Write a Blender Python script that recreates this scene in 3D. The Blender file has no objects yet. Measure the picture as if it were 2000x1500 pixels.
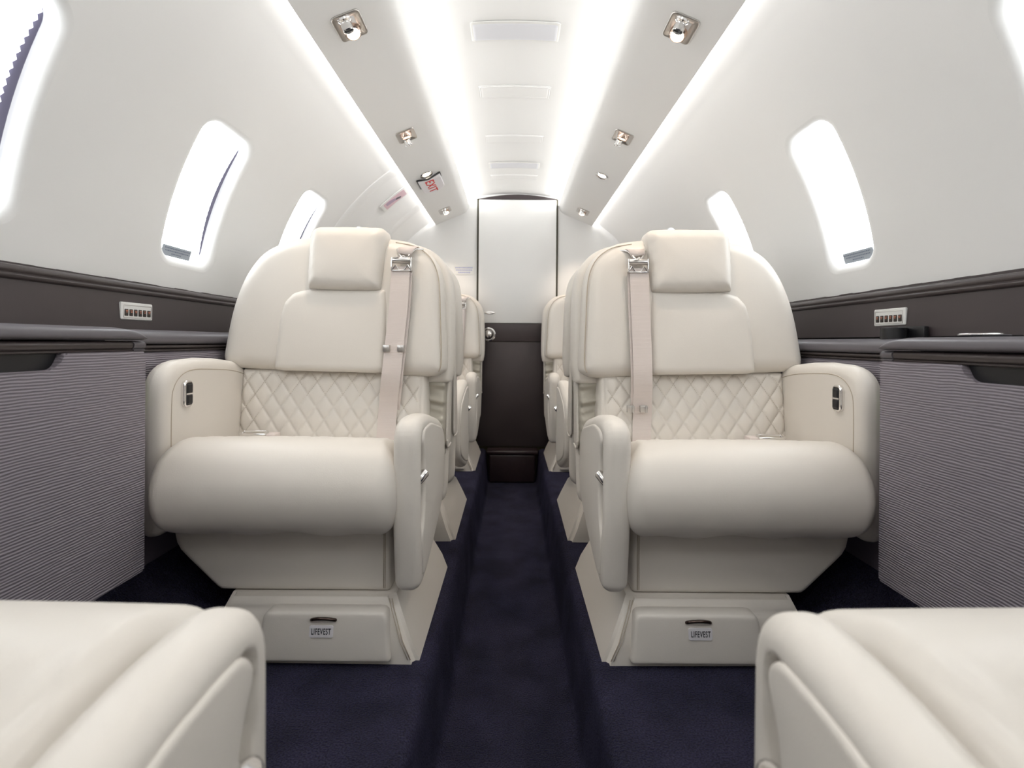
import bpy, bmesh, math, random
import numpy as np
from mathutils import Vector, Matrix
from mathutils.geometry import delaunay_2d_cdt

random.seed(3)
H = 0.717            # eye height above the raised seat floor
F = 925.0
sc = bpy.context.scene
COL = sc.collection
# ------------------------------------------------------------------ camera
cam = bpy.data.cameras.new('camera'); camo = bpy.data.objects.new('camera', cam); COL.objects.link(camo)
camo.location = (0, 0, H)
camo.rotation_euler = (math.radians(90), math.radians(-0.42), 0)
cam.sensor_width = 36; cam.lens = 36 * F / 2000
cam.shift_x = -0.001; cam.shift_y = -0.041
cam.clip_start = 0.02
cam.dof.use_dof = True; cam.dof.focus_distance = 1.35; cam.dof.aperture_fstop = 4.0
sc.camera = camo
# ------------------------------------------------------------------ world and exposure
w = bpy.data.worlds.new('world'); sc.world = w; w.use_nodes = True
w.node_tree.nodes['Background'].inputs[0].default_value = (0.9, 0.95, 1, 1)
w.node_tree.nodes['Background'].inputs[1].default_value = 3.0
sc.view_settings.view_transform = 'Standard'; sc.view_settings.look = 'None'
sc.view_settings.gamma = 1; sc.view_settings.use_curve_mapping = False
sc.view_settings.exposure = 0.25

def area(name, loc, rot, sx, sy, power, col=(1, 1, 1), spread=None):
    l = bpy.data.lights.new(name, 'AREA'); l.shape = 'RECTANGLE'; l.size = sx; l.size_y = sy
    l.energy = power; l.color = col
    if spread: l.spread = math.radians(spread)
    o = bpy.data.objects.new(name, l); o.location = loc; o.rotation_euler = rot; COL.objects.link(o); return o
# cove strips: ceiling wash (inner side of each soffit) and wall wash (outer side)
COVE_IN, COVE_OUT, SPOT, BLIND = 6.2, 3.3, 5.5, 4.0
for s in (-1, 1):
    o = area('ceiling_cove_light', (s * .329, 1.1, H + .935), (0, 0, 0), .02, 4.2, COVE_IN, (1, .99, .97))
    o.rotation_euler = (0, math.radians(180 - s * 78), 0)
    o = area('wall_cove_light', (s * .497, 1.1, H + .823), (0, 0, 0), .012, 4.2, COVE_OUT, (1, .98, .97))
    o.rotation_euler = (0, math.radians(-s * 80), 0)
# unseen fill lamps below the ceiling, over and behind the camera
for y in (-.55, .15):
    area('cabin_fill_light', (0, y, H + .95), (0, 0, 0), .28, .09, 1.4, (1, .98, .96))

# ------------------------------------------------------------------ materials
def mat(name, col, rough=.5, metal=0, spec=.5, bump=None, emis=None, var=None, coat=0, sheen=0):
    m = bpy.data.materials.new(name); m.use_nodes = True; nt = m.node_tree
    b = nt.nodes['Principled BSDF']
    b.inputs['Base Color'].default_value = (*col, 1); b.inputs['Roughness'].default_value = rough
    b.inputs['Metallic'].default_value = metal; b.inputs['Specular IOR Level'].default_value = spec
    if coat: b.inputs['Coat Weight'].default_value = coat
    if sheen: b.inputs['Sheen Weight'].default_value = sheen
    if emis: b.inputs['Emission Color'].default_value = (*emis[0], 1); b.inputs['Emission Strength'].default_value = emis[1]
    tc = nt.nodes.new('ShaderNodeTexCoord')
    if bump:
        sc_, st, dist = bump
        n = nt.nodes.new('ShaderNodeTexNoise'); n.inputs['Scale'].default_value = sc_; n.inputs['Detail'].default_value = 4
        bp = nt.nodes.new('ShaderNodeBump'); bp.inputs['Strength'].default_value = st; bp.inputs['Distance'].default_value = dist
        nt.links.new(tc.outputs['Object'], n.inputs['Vector']); nt.links.new(n.outputs['Fac'], bp.inputs['Height'])
        nt.links.new(bp.outputs['Normal'], b.inputs['Normal'])
    if var:
        sc_, c2 = var
        n = nt.nodes.new('ShaderNodeTexNoise'); n.inputs['Scale'].default_value = sc_; n.inputs['Detail'].default_value = 3
        r = nt.nodes.new('ShaderNodeValToRGB'); r.color_ramp.elements[0].position = .35; r.color_ramp.elements[1].position = .68
        r.color_ramp.elements[0].color = (*col, 1); r.color_ramp.elements[1].color = (*c2, 1)
        nt.links.new(tc.outputs['Object'], n.inputs['Vector']); nt.links.new(n.outputs['Fac'], r.inputs['Fac'])
        nt.links.new(r.outputs['Color'], b.inputs['Base Color'])
    return m
M = {}
M['leather'] = mat('cream_leather', (.765, .722, .662), .42, bump=(420, .12, .0015))
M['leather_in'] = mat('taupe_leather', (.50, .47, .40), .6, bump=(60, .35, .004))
M['seam'] = mat('leather_seam', (.50, .43, .34), .7)
M['belt'] = mat('belt_webbing', (.745, .665, .625), .75)
M['chrome'] = mat('chrome', (.82, .81, .8), .12, 1)
M['lamptintmetal'] = mat('lamp_tinted_metal', (.78, .60, .50), .2, 1)  # pink tint puts the lamp's warm reflection into the metal colour
M['satin'] = mat('satin_metal', (.62, .60, .58), .28, 1)
M['bronze'] = mat('dark_bronze', (.10, .07, .06), .22, .9)
M['black'] = mat('black_plastic', (.012, .012, .014), .35)
M['wall'] = mat('cabin_wall', (.84, .84, .83), .55, bump=(90, .05, .001))
M['soffit'] = mat('soffit', (.90, .90, .89), .5, bump=(90, .05, .001))
M['ceiling'] = mat('ceiling', (.90, .90, .89), .6)
M['vent'] = mat('vent_lens', (.80, .81, .85), .4)
M['white'] = mat('white_plastic', (.80, .80, .78), .35)
M['dark'] = mat('dark_leather', (.050, .038, .040), .42, bump=(500, .15, .001))
M['darktrim'] = mat('dark_trim', (.045, .034, .034), .3)
M['ledge'] = mat('ledge_leather', (.105, .096, .108), .40, bump=(500, .12, .001))
M['brown'] = mat('brown_leather', (.035, .022, .024), .32, bump=(12, .3, .01))
M['doorgap'] = mat('door_gap', (.035, .03, .012), .4)
M['carpet'] = mat('navy_carpet', (.028, .027, .076), .95, spec=.04, var=(9, (.062, .057, .135)), sheen=.07)
M['placard'] = mat('placard_grey', (.38, .42, .47), .4)
M['placardtext'] = mat('placard_text', (.16, .19, .26), .5)
M['bluetext'] = mat('blue_text', (.42, .44, .66), .5)
M['red'] = mat('red_letters', (.70, .02, .02), .5)
M['ink'] = mat('black_ink', (.02, .02, .03), .5)
M['sign'] = mat('sign_face', (.85, .83, .86), .4)
M['pink'] = mat('placard_pink', (.70, .50, .55), .5)
M['mauve'] = mat('placard_mauve', (.45, .33, .45), .5)
M['lime'] = mat('lime_card', (.42, .72, .02), .5)
M['button'] = mat('switch_button', (.03, .022, .018), .4)
M['legend'] = mat('switch_legend', (.55, .20, .12), .5)
M['lamp'] = mat('lamp_lens', (1, .95, .85), .3, emis=((1, .86, .66), 7))
# carpet pile
nt = M['carpet'].node_tree; b = nt.nodes['Principled BSDF']
n = nt.nodes.new('ShaderNodeTexNoise'); n.inputs['Scale'].default_value = 300; n.inputs['Detail'].default_value = 6
bp = nt.nodes.new('ShaderNodeBump'); bp.inputs['Strength'].default_value = 1; bp.inputs['Distance'].default_value = .018
tc = nt.nodes.new('ShaderNodeTexCoord')
nt.links.new(tc.outputs['Object'], n.inputs['Vector']); nt.links.new(n.outputs['Fac'], bp.inputs['Height']); nt.links.new(bp.outputs['Normal'], b.inputs['Normal'])
rp = nt.nodes.new('ShaderNodeValToRGB'); rp.color_ramp.elements[0].position = .36; rp.color_ramp.elements[1].position = .66
rp.color_ramp.elements[0].color = (.35, .35, .40, 1); rp.color_ramp.elements[1].color = (1.0, 1.0, 1.0, 1)
mxc = nt.nodes.new('ShaderNodeMix'); mxc.data_type = 'RGBA'; mxc.blend_type = 'MULTIPLY'; mxc.inputs[0].default_value = 1
old = b.inputs['Base Color'].links[0].from_socket
nt.links.new(n.outputs['Fac'], rp.inputs['Fac']); nt.links.new(old, mxc.inputs[6]); nt.links.new(rp.outputs['Color'], mxc.inputs[7]); nt.links.new(mxc.outputs[2], b.inputs['Base Color'])
# rippled lilac laminate
def ripple(name, col, col2):
    m = mat(name, col, .55); nt = m.node_tree; b = nt.nodes['Principled BSDF']
    tc = nt.nodes.new('ShaderNodeTexCoord'); mp = nt.nodes.new('ShaderNodeMapping'); mp.inputs['Scale'].default_value = (1, .33, 1)
    wv = nt.nodes.new('ShaderNodeTexWave'); wv.bands_direction = 'Z'; wv.inputs['Scale'].default_value = 62
    wv.inputs['Distortion'].default_value = 3.2; wv.inputs['Detail'].default_value = 1; wv.inputs['Detail Scale'].default_value = .9
    r = nt.nodes.new('ShaderNodeValToRGB'); r.color_ramp.elements[0].color = (*col2, 1); r.color_ramp.elements[1].color = (*col, 1)
    r.color_ramp.elements[1].position = .45
    bp = nt.nodes.new('ShaderNodeBump'); bp.inputs['Strength'].default_value = .55; bp.inputs['Distance'].default_value = .003
    nt.links.new(tc.outputs['Object'], mp.inputs['Vector']); nt.links.new(mp.outputs['Vector'], wv.inputs['Vector'])
    nt.links.new(wv.outputs['Fac'], r.inputs['Fac']); nt.links.new(r.outputs['Color'], b.inputs['Base Color'])
    nt.links.new(wv.outputs['Fac'], bp.inputs['Height']); nt.links.new(bp.outputs['Normal'], b.inputs['Normal'])
    return m
M['lilac'] = ripple('rippled_lilac_laminate', (.27, .245, .28), (.215, .195, .225))
M['lilacplain'] = mat('lilac_leather', (.22, .19, .235), .5, bump=(500, .15, .001))
# webbing ribs
nt = M['belt'].node_tree; b = nt.nodes['Principled BSDF']; tc = nt.nodes.new('ShaderNodeTexCoord')
wv = nt.nodes.new('ShaderNodeTexWave'); wv.bands_direction = 'Z'; wv.inputs['Scale'].default_value = 130
bp = nt.nodes.new('ShaderNodeBump'); bp.inputs['Strength'].default_value = .3; bp.inputs['Distance'].default_value = .001
nt.links.new(tc.outputs['Object'], wv.inputs['Vector']); nt.links.new(wv.outputs['Fac'], bp.inputs['Height']); nt.links.new(bp.outputs['Normal'], b.inputs['Normal'])
# blind with daylight put in as its own emission; thin glass
m = bpy.data.materials.new('glowing_blind'); m.use_nodes = True; nt = m.node_tree; nt.nodes.clear()
out = nt.nodes.new('ShaderNodeOutputMaterial'); em = nt.nodes.new('ShaderNodeEmission'); em.inputs[0].default_value = (.93, .97, 1, 1); em.inputs[1].default_value = BLIND
df = nt.nodes.new('ShaderNodeBsdfDiffuse'); ad = nt.nodes.new('ShaderNodeAddShader')
nt.links.new(em.outputs[0], ad.inputs[0]); nt.links.new(df.outputs[0], ad.inputs[1]); nt.links.new(ad.outputs[0], out.inputs[0]); M['blind'] = m
M['gapshade'] = mat('blind_gap_shade', (.16, .15, .22), .6)
m = bpy.data.materials.new('window_glass'); m.use_nodes = True; nt = m.node_tree; nt.nodes.clear()
out = nt.nodes.new('ShaderNodeOutputMaterial'); tr = nt.nodes.new('ShaderNodeBsdfTransparent'); gl = nt.nodes.new('ShaderNodeBsdfGlossy'); gl.inputs['Roughness'].default_value = .02
mx = nt.nodes.new('ShaderNodeMixShader'); mx.inputs[0].default_value = .06
nt.links.new(tr.outputs[0], mx.inputs[1]); nt.links.new(gl.outputs[0], mx.inputs[2]); nt.links.new(mx.outputs[0], out.inputs[0]); M['glass'] = m

# ------------------------------------------------------------------ mesh helpers
def obj(name, bm, m, parent=None, smooth=True, recalc=True, angle=None):
    if recalc: bmesh.ops.recalc_face_normals(bm, faces=bm.faces)
    me = bpy.data.meshes.new(name); bm.to_mesh(me); bm.free()
    if smooth:
        me.polygons.foreach_set('use_smooth', [True] * len(me.polygons))
        if angle is not None: me.set_sharp_from_angle(angle=math.radians(angle))
    if m is not None: me.materials.append(m)
    o = bpy.data.objects.new(name, me); COL.objects.link(o)
    if parent: o.parent = parent
    return o
def thing(name, label, cat, loc=(0, 0, 0), group=None):
    o = bpy.data.objects.new(name, None); COL.objects.link(o); o.location = loc; o.empty_display_size = .05
    o['label'] = label; o['category'] = cat
    if group: o['group'] = group
    return o
def tag(o, label, cat, group=None):
    o['label'] = label; o['category'] = cat
    if group: o['group'] = group
    return o
def struct(o, label=None, cat=None):
    o['kind'] = 'structure'
    if label: o['label'] = label
    if cat: o['category'] = cat
    return o
def box(bm, x0, x1, y0, y1, z0, z1, bev=0, seg=2):
    r = bmesh.ops.create_cube(bm, size=1); vs = r['verts']
    for v in vs:
        v.co = Vector(((x0 + x1) / 2 + v.co.x * (x1 - x0), (y0 + y1) / 2 + v.co.y * (y1 - y0), (z0 + z1) / 2 + v.co.z * (z1 - z0)))
    if bev:
        es = list({e for v in vs for e in v.link_edges})
        bmesh.ops.bevel(bm, geom=es, offset=bev, segments=seg, affect='EDGES', profile=.5)
    return bm
def rpoly(pts, n=6):
    """polygon with rounded corners; pts = (a, b, r)"""
    out = []; N = len(pts)
    for i in range(N):
        p = Vector(pts[i][:2]); r = pts[i][2] if len(pts[i]) > 2 else 0
        a = Vector(pts[i - 1][:2]) - p; c = Vector(pts[(i + 1) % N][:2]) - p
        if r <= 0: out.append(tuple(p)); continue
        r_ = min(r, a.length * .49, c.length * .49)
        p0 = p + a.normalized() * r_; p1 = p + c.normalized() * r_
        for k in range(n + 1):
            t = k / n; q = p0 * (1 - t) ** 2 + p * 2 * t * (1 - t) + p1 * t * t; out.append(tuple(q))
    return out
def crom(pts, closed=False, n=6):
    P = [Vector(p) for p in pts]; N = len(P); out = []
    for i in range(N if closed else N - 1):
        p0 = P[(i - 1) % N] if closed or i > 0 else P[0]; p1 = P[i]; p2 = P[(i + 1) % N]; p3 = P[(i + 2) % N] if closed or i + 2 < N else P[-1]
        for k in range(n):
            t = k / n
            out.append(.5 * ((2 * p1) + (p2 - p0) * t + (2 * p0 - 5 * p1 + 4 * p2 - p3) * t * t + (3 * p1 - p0 - 3 * p2 + p3) * t ** 3))
    if not closed: out.append(P[-1])
    return out
def span(poly, b):
    xs = []
    for i in range(len(poly)):
        a0, b0 = poly[i]; a1, b1 = poly[(i + 1) % len(poly)]
        if (b0 <= b <= b1) or (b1 <= b <= b0):
            if abs(b1 - b0) < 1e-9: xs += [a0, a1]
            else: xs.append(a0 + (a1 - a0) * (b - b0) / (b1 - b0))
    return min(xs), max(xs)
def dist(poly, A, B):
    P = np.array(poly); Q = np.roll(P, -1, 0); d = np.full(A.shape, 1e9)
    for (x0, y0), (x1, y1) in zip(P, Q):
        dx, dy = x1 - x0, y1 - y0; L = dx * dx + dy * dy
        if L < 1e-14: continue
        t = np.clip(((A - x0) * dx + (B - y0) * dy) / L, 0, 1)
        d = np.minimum(d, np.hypot(A - x0 - t * dx, B - y0 - t * dy))
    return d
def spacing(n, dense=.75):
    t = np.linspace(0, 1, n + 1); c = (1 - np.cos(np.pi * t)) / 2
    return dense * c + (1 - dense) * t
def soft_slab(bm, poly, fn, c0, c1, r0=.01, r1=.01, puff0=0, puff1=0, n=(24, 24), field=None, dense=.75, field1=None):
    """slab with outline poly in (a, b), rounded rims, optionally puffed faces; fn maps (a, b, c) to a point"""
    poly = [(p[0], p[1]) for p in poly]
    bs = [p[1] for p in poly]; b0, b1 = min(bs) + 1e-6, max(bs) - 1e-6
    na, nb = n; B = np.zeros((nb + 1, na + 1)); A = B.copy()
    sa, sb = spacing(na, dense), spacing(nb, dense)
    for j in range(nb + 1):
        b = b0 + (b1 - b0) * sb[j]; l, r = span(poly, b)
        A[j] = l + (r - l) * sa; B[j] = b
    D = dist(poly, A, B); dm = D.max()
    D[0] = D[-1] = 0; D[:, 0] = D[:, -1] = 0
    def q(r):
        if r <= 0: return np.ones(D.shape)
        k = np.clip(D / r, 0, 1); return np.sqrt(np.maximum(0, 1 - (1 - k) ** 2))
    sm = 1 - (1 - D / dm) ** 2
    C0 = c0 + r0 * (1 - q(r0)) - puff0 * sm; C1 = c1 - r1 * (1 - q(r1)) + puff1 * sm
    if field is not None: C0 = C0 - field(A, B, D)
    if field1 is not None: C1 = C1 + field1(A, B, D)
    V = []
    for C in (C0, C1):
        V.append([[bm.verts.new(fn(A[j, i], B[j, i], C[j, i])) for i in range(na + 1)] for j in range(nb + 1)])
    for g in V:
        for j in range(nb):
            for i in range(na):
                bm.faces.new((g[j][i], g[j][i + 1], g[j + 1][i + 1], g[j + 1][i]))
    loop = [(0, i) for i in range(na)] + [(j, na) for j in range(nb)] + [(nb, i) for i in range(na, 0, -1)] + [(j, 0) for j in range(nb, 0, -1)]
    for k in range(len(loop)):
        a = loop[k]; b = loop[(k + 1) % len(loop)]
        bm.faces.new((V[0][a[0]][a[1]], V[0][b[0]][b[1]], V[1][b[0]][b[1]], V[1][a[0]][a[1]]))
    bmesh.ops.remove_doubles(bm, verts=bm.verts, dist=1e-6)
    return bm
def tube(bm, pts, r, n=8, closed=False, flat=None):
    P = [Vector(p) for p in pts]; N = len(P); rings = []; up = None
    for i in range(N):
        a = P[(i - 1) % N] if closed or i else P[0]; b = P[(i + 1) % N] if closed or i < N - 1 else P[-1]
        t = (b - a).normalized()
        if up is None:
            up = Vector((0, 0, 1)) if abs(t.z) < .9 else Vector((1, 0, 0))
        s = t.cross(up).normalized(); up = s.cross(t).normalized()
        rr = r[i] if isinstance(r, (list, tuple)) else r
        rings.append([bm.verts.new(P[i] + (s * math.cos(2 * math.pi * k / n) + up * math.sin(2 * math.pi * k / n)) * rr) for k in range(n)])
    for i in range(N if closed else N - 1):
        A, Bq = rings[i], rings[(i + 1) % N]
        off = 0
        if closed and i == N - 1:
            off = min(range(n), key=lambda o: (A[0].co - Bq[o].co).length)
        for k in range(n): bm.faces.new((A[k], A[(k + 1) % n], Bq[(k + 1 + off) % n], Bq[(k + off) % n]))
    if not closed: bm.faces.new(rings[0][::-1]); bm.faces.new(rings[-1])
    return bm
def ribbon(bm, pts, wdir, width, th=.0016):
    """flat strap; pts centre line, width along wdir"""
    P = [Vector(p) for p in pts]; W = Vector(wdir).normalized(); R = []
    for i in range(len(P)):
        t = (P[min(i + 1, len(P) - 1)] - P[max(i - 1, 0)]).normalized(); nrm = t.cross(W).normalized(); Wd = nrm.cross(t).normalized()
        ww = width[i] if isinstance(width, (list, tuple)) else width
        R.append([bm.verts.new(P[i] + Wd * ww / 2 * a + nrm * th / 2 * b) for a, b in ((-1, -1), (1, -1), (1, 1), (-1, 1))])
    for i in range(len(P) - 1):
        for k in range(4): bm.faces.new((R[i][k], R[i][(k + 1) % 4], R[i + 1][(k + 1) % 4], R[i + 1][k]))
    bm.faces.new(R[0]); bm.faces.new(R[-1][::-1]); return bm
def lathe(bm, prof, mtx=Matrix(), n=24):
    R = []
    for r, z in prof: R.append([bm.verts.new(mtx @ Vector((r * math.cos(2 * math.pi * k / n), r * math.sin(2 * math.pi * k / n), z))) for k in range(n)])
    for i in range(len(R) - 1):
        for k in range(n): bm.faces.new((R[i][k], R[i][(k + 1) % n], R[i + 1][(k + 1) % n], R[i + 1][k]))
    bm.faces.new(R[0]); bm.faces.new(R[-1]); return bm
def extrude_y(bm, prof, y0, y1, closed=True, ny=1):
    """profile of (x, z) swept along y"""
    ys = [y0 + (y1 - y0) * k / ny for k in range(ny + 1)]
    R = [[bm.verts.new((p[0], y, p[1])) for p in prof] for y in ys]; N = len(prof)
    for j in range(ny):
        for k in range(N if closed else N - 1): bm.faces.new((R[j][k], R[j][(k + 1) % N], R[j + 1][(k + 1) % N], R[j + 1][k]))
    if closed: bm.faces.new(R[0]); bm.faces.new(R[-1])
    return bm
def text_mesh(bm, body, size, mtx, depth=.0004, bold=0.0, sx=1.0):
    c = bpy.data.curves.new('t', 'FONT'); c.space_character = 1.12; c.body = body; c.size = size; c.extrude = depth; c.align_x = 'CENTER'; c.align_y = 'CENTER'; c.offset = bold
    o = bpy.data.objects.new('t', c); COL.objects.link(o); dg = bpy.context.evaluated_depsgraph_get(); dg.update()
    me = bpy.data.meshes.new_from_object(o.evaluated_get(dg)); me.transform(mtx @ Matrix.Diagonal((sx, 1, 1, 1)))
    bm.from_mesh(me); bpy.data.objects.remove(o); bpy.data.curves.remove(c); bpy.data.meshes.remove(me); return bm

# ------------------------------------------------------------------ cabin shell
Y0C, YW = -1.0, 3.2
R, ZC = 1.0, -.02
PHI_B, PHI_T = .148, 1.137
def arc(phi, y, s, rad=R): return Vector((s * rad * math.cos(phi), y, H + ZC + rad * math.sin(phi)))
WIN_Y = [1.377 + (.60 if k < 0 else .585) * k for k in range(-3, 3)]
WPHI = .450
def rrect(cx, cy, hx, hy, r, n=6, bulge=0):
    out = []
    for (sx_, sy_, a0) in ((1, 1, 0), (-1, 1, 90), (-1, -1, 180), (1, -1, 270)):
        for k in range(n + 1):
            a = math.radians(a0 + 90 * k / n)
            out.append((cx + sx_ * (hx - r) + r * math.cos(a), cy + sy_ * (hy - r) + r * math.sin(a)))
    return out
def densify(loop, step=.02):
    out = []
    for i in range(len(loop)):
        a = Vector(loop[i]); b = Vector(loop[(i + 1) % len(loop)]); n = max(1, int((b - a).length / step))
        for k in range(n): out.append(tuple(a.lerp(b, k / n)))
    return out
def sheet(bm, s, p0, p1, y0, y1, holes, rad=R, gp=.035, gy=.12):
    pts = []; edges = []
    outer = densify([(y0, p0), (y1, p0), (y1, p1), (y0, p1)], .06)
    loops = [outer] + [densify(h) for h in holes]
    for L in loops:
        k = len(pts); pts += L; edges += [(k + i, k + (i + 1) % len(L)) for i in range(len(L))]
    def inside(p, L):
        c = False
        for i in range(len(L)):
            x0_, y0_ = L[i]; x1_, y1_ = L[i - 1]
            if (y0_ > p[1]) != (y1_ > p[1]) and p[0] < (x1_ - x0_) * (p[1] - y0_) / (y1_ - y0_) + x0_: c = not c
        return c
    ny = max(2, int((y1 - y0) / gy)); npn = max(2, int((p1 - p0) / gp))
    for i in range(1, ny):
        for j in range(1, npn):
            p = (y0 + (y1 - y0) * i / ny, p0 + (p1 - p0) * j / npn)
            if not any(inside(p, L) for L in loops[1:]): pts.append(p)
    r = delaunay_2d_cdt([Vector(p) for p in pts], edges, [], 0, 1e-6)
    vs = [bm.verts.new(arc(p[1], p[0], s, rad)) for p in r[0]]
    for f in r[2]:
        c = sum((Vector(r[0][i]) for i in f), Vector((0, 0))) / len(f)
        if any(inside(c, L) for L in loops[1:]): continue
        try: bm.faces.new([vs[i] for i in f])
        except ValueError: pass
    bmesh.ops.delete(bm, geom=[v for v in bm.verts if not v.link_faces], context='VERTS')
def radial_normals(o, s, y_only=True):
    me = o.data
    nr = []
    for v in me.vertices:
        n_ = Vector((v.co.x, 0, v.co.z - H - ZC)).normalized() * -1; nr.append(n_)
    me.normals_split_custom_set_from_vertices(nr)
FIL = .022; WX, WHP = {-1: .098, 1: .083}, .196          # fillet, half width (y), half height (angle = arc length, R = 1)
def wsh(p): return -.15 * (p - WPHI)
def wloop(cy, inset): return [(a + wsh(b), b) for a, b in rrect(cy, WPHI, WHX + FIL - inset, WHP + FIL - inset, .055 - inset * .5, 8)]
for s, side in ((-1, 'left'), (1, 'right')):
    WHX = WX[s]
    bm = bmesh.new()
    sheet(bm, s, PHI_B, PHI_T, Y0C, YW, [wloop(c - (.042 if s > 0 else 0), 0) for c in WIN_Y])
    # orient faces inwards
    for f in bm.faces:
        c = f.calc_center_median(); f.normal_update()
        if f.normal.dot(Vector((-c.x, 0, H + ZC - c.z))) < 0: f.normal_flip()
    o = obj('wall_' + side, bm, M['wall'], recalc=False); radial_normals(o, s); struct(o)
    # lower wall behind the ledges
    bm = bmesh.new(); xb = .985
    box(bm, min(s * xb, s * (xb + .03)), max(s * xb, s * (xb + .03)), Y0C, YW, -.0, H + .15)
    struct(obj('wall_%s_lower' % side, bm, M['dark'], smooth=False))
    # windows
    for wi, cy in enumerate(WIN_Y):
        if s > 0: cy -= .042
        bm = bmesh.new(); prof = []
        for k in range(7):
            a = math.pi / 2 * k / 6; prof.append((FIL * math.sin(a), FIL * (1 - math.cos(a))))
        prof += [(FIL + .002, .035), (FIL + .005, .07)]
        rings = []
        for ins, dep in prof:
            L = densify(wloop(cy, 0)); L2 = wloop(cy, ins)
            # same vertex count: densify by fraction
            base = wloop(cy, 0); out = []
            for i in range(len(base)):
                a = Vector(base[i]); b = Vector(base[(i + 1) % len(base)]); n = max(1, int((b - a).length / .02))
                a2 = Vector(L2[i]); b2 = Vector(L2[(i + 1) % len(base)])
                for k in range(n): out.append(a2.lerp(b2, k / n))
            rings.append([bm.verts.new(arc(p[1], p[0], s, R + dep)) for p in out])
        for i in range(len(rings) - 1):
            for k in range(len(rings[i])):
                bm.faces.new((rings[i][k], rings[i][(k + 1) % len(rings[i])], rings[i + 1][(k + 1) % len(rings[i])], rings[i + 1][k]))
        num = wi + 1 + (6 if s > 0 else 0)
        wo = struct(obj('window_%d' % num, bm, M['wall']))
        # pleated blind
        bm = bmesh.new(); NP = 26; ph0, ph1 = WPHI - WHP - .005, WPHI + WHP + .005
        ya, yb = cy - WHX - .005, cy + WHX - (.018 if s < 0 else -.004)
        prev = None
        for k in range(NP * 2 + 1):
            ph = ph0 + (ph1 - ph0) * k / (NP * 2); rd = R + (.025 if k % 2 else .031); sr = (.010 if k % 2 else 0) if s < 0 else 0
            bow = .012 * math.cos((ph - WPHI) / WHP * math.pi / 2) if s < 0 else 0
            cur = (bm.verts.new(arc(ph, ya + wsh(ph), s, rd)), bm.verts.new(arc(ph, yb + wsh(ph) + .011 - bow - sr, s, rd)))
            if prev: bm.faces.new((prev[0], prev[1], cur[1], cur[0]))
            prev = cur
        obj('pleated_blind', bm, M['blind'], wo, smooth=False)
        if s < 0:
            bm = bmesh.new()      # dark strip: shade of the gap beside the blind put into colour
            pv = [[bm.verts.new(arc(ph, y + wsh(ph), s, r_)) for y, r_ in ((yb - .040, R + .033), (cy + WHX + .002, R + .033), (cy + WHX + .002, R + .030))] for ph in np.linspace(ph0, ph1, 14)]
            for k in range(13):
                for j in (0, 1): bm.faces.new((pv[k][j], pv[k][j + 1], pv[k + 1][j + 1], pv[k + 1][j]))
            obj('gap_shade_strip', bm, M['gapshade'], wo, smooth=False)
        bm = bmesh.new(); pv = [[bm.verts.new(arc(WPHI - WHP - .02 + (2 * WHP + .04) * j / 12, y + wsh(WPHI - WHP - .02 + (2 * WHP + .04) * j / 12), s, R + .085)) for y in (cy - WHX - .02, cy + WHX + .02)] for j in range(13)]
        for j in range(12): bm.faces.new((pv[j][0], pv[j][1], pv[j + 1][1], pv[j + 1][0]))
        obj('pane', bm, M['glass'], wo)
# ------------------------------------------------------------------ ceiling
bm = bmesh.new()
cz = lambda x: H + 1.0 - .28 * x * x
prof = [(-.42, H + ZC + math.sin(PHI_T)), (-.425, cz(.42))] + [(x, cz(x)) for x in np.linspace(-.42, .42, 17)] + [(.425, cz(.42)), (.42, H + ZC + math.sin(PHI_T))]
extrude_y(bm, prof, Y0C, YW, closed=False, ny=4)
struct(obj('ceiling', bm, M['ceiling'], angle=40))
# soffits with the coves behind their lips
for i, s in enumerate((-1, 1)):
    out = [(.530, .786, .006), (.345, .862, .02), (.318, .880, .02), (.300, .925, .006), (.309, .930, .004), (.333, .895, .01), (.36, .878, .01), (.500, .812, .004), (.528, .798, .004)]
    P = [(s * a, H + b) for a, b in rpoly(out, 5)]
    bm = bmesh.new(); extrude_y(bm, P, Y0C, YW, ny=2)
    struct(obj('trim_%d' % (i + 1), bm, M['soffit'], angle=28))
# ------------------------------------------------------------------ floor (raised both sides, dropped aisle)
half = [(.99, .30), (.93, .21), (.70, .012), (.66, 0), (.205, 0), (.192, -.002), (.182, -.008), (.176, -.018), (.172, -.050), (.160, -.175), (.155, -.192), (.143, -.2), (.08, -.2)]
prof = [(-a, b) for a, b in half] + [(a, b) for a, b in half[::-1]]
bm = bmesh.new(); extrude_y(bm, prof, Y0C, YW, closed=False, ny=60)
struct(obj('floor', bm, M['carpet']))
# ------------------------------------------------------------------ aft bulkhead with the door
bm = bmesh.new(); box(bm, -1.06, 1.06, YW, YW + .04, H + .125, H + 1.06)
struct(obj('wall_back', bm, M['wall'], smooth=False))
bm = bmesh.new(); box(bm, -1.06, 1.06, YW - .004, YW + .04, -.25, H + .125)
struct(obj('wall_back_lower', bm, M['dark'], smooth=False))
bm = bmesh.new(); box(bm, -1.06, 1.06, Y0C - .04, Y0C, -.25, H + 1.06)
struct(obj('wall_front', bm, M['wall'], smooth=False))
DX0, DX1 = -.242, .292
bm = bmesh.new()
top = [(DX0 - .006, H + .95)] + [(DX0 - .006 + (DX1 - DX0 + .012) * k / 14, H + .962 + .032 * math.sin(math.pi * k / 14)) for k in range(15)] + [(DX1 + .006, H + .95)]
P = [(DX0 - .006, -.2)] + top + [(DX1 + .006, -.2)]
extrude_y(bm, P, YW - .010, YW - .004)
d = struct(obj('door_1', bm, M['doorgap'], smooth=False))
bm = bmesh.new(); box(bm, DX0 + .007, DX1 - .007, YW - .022, YW - .009, H + .127, H + .955, .003)
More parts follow.
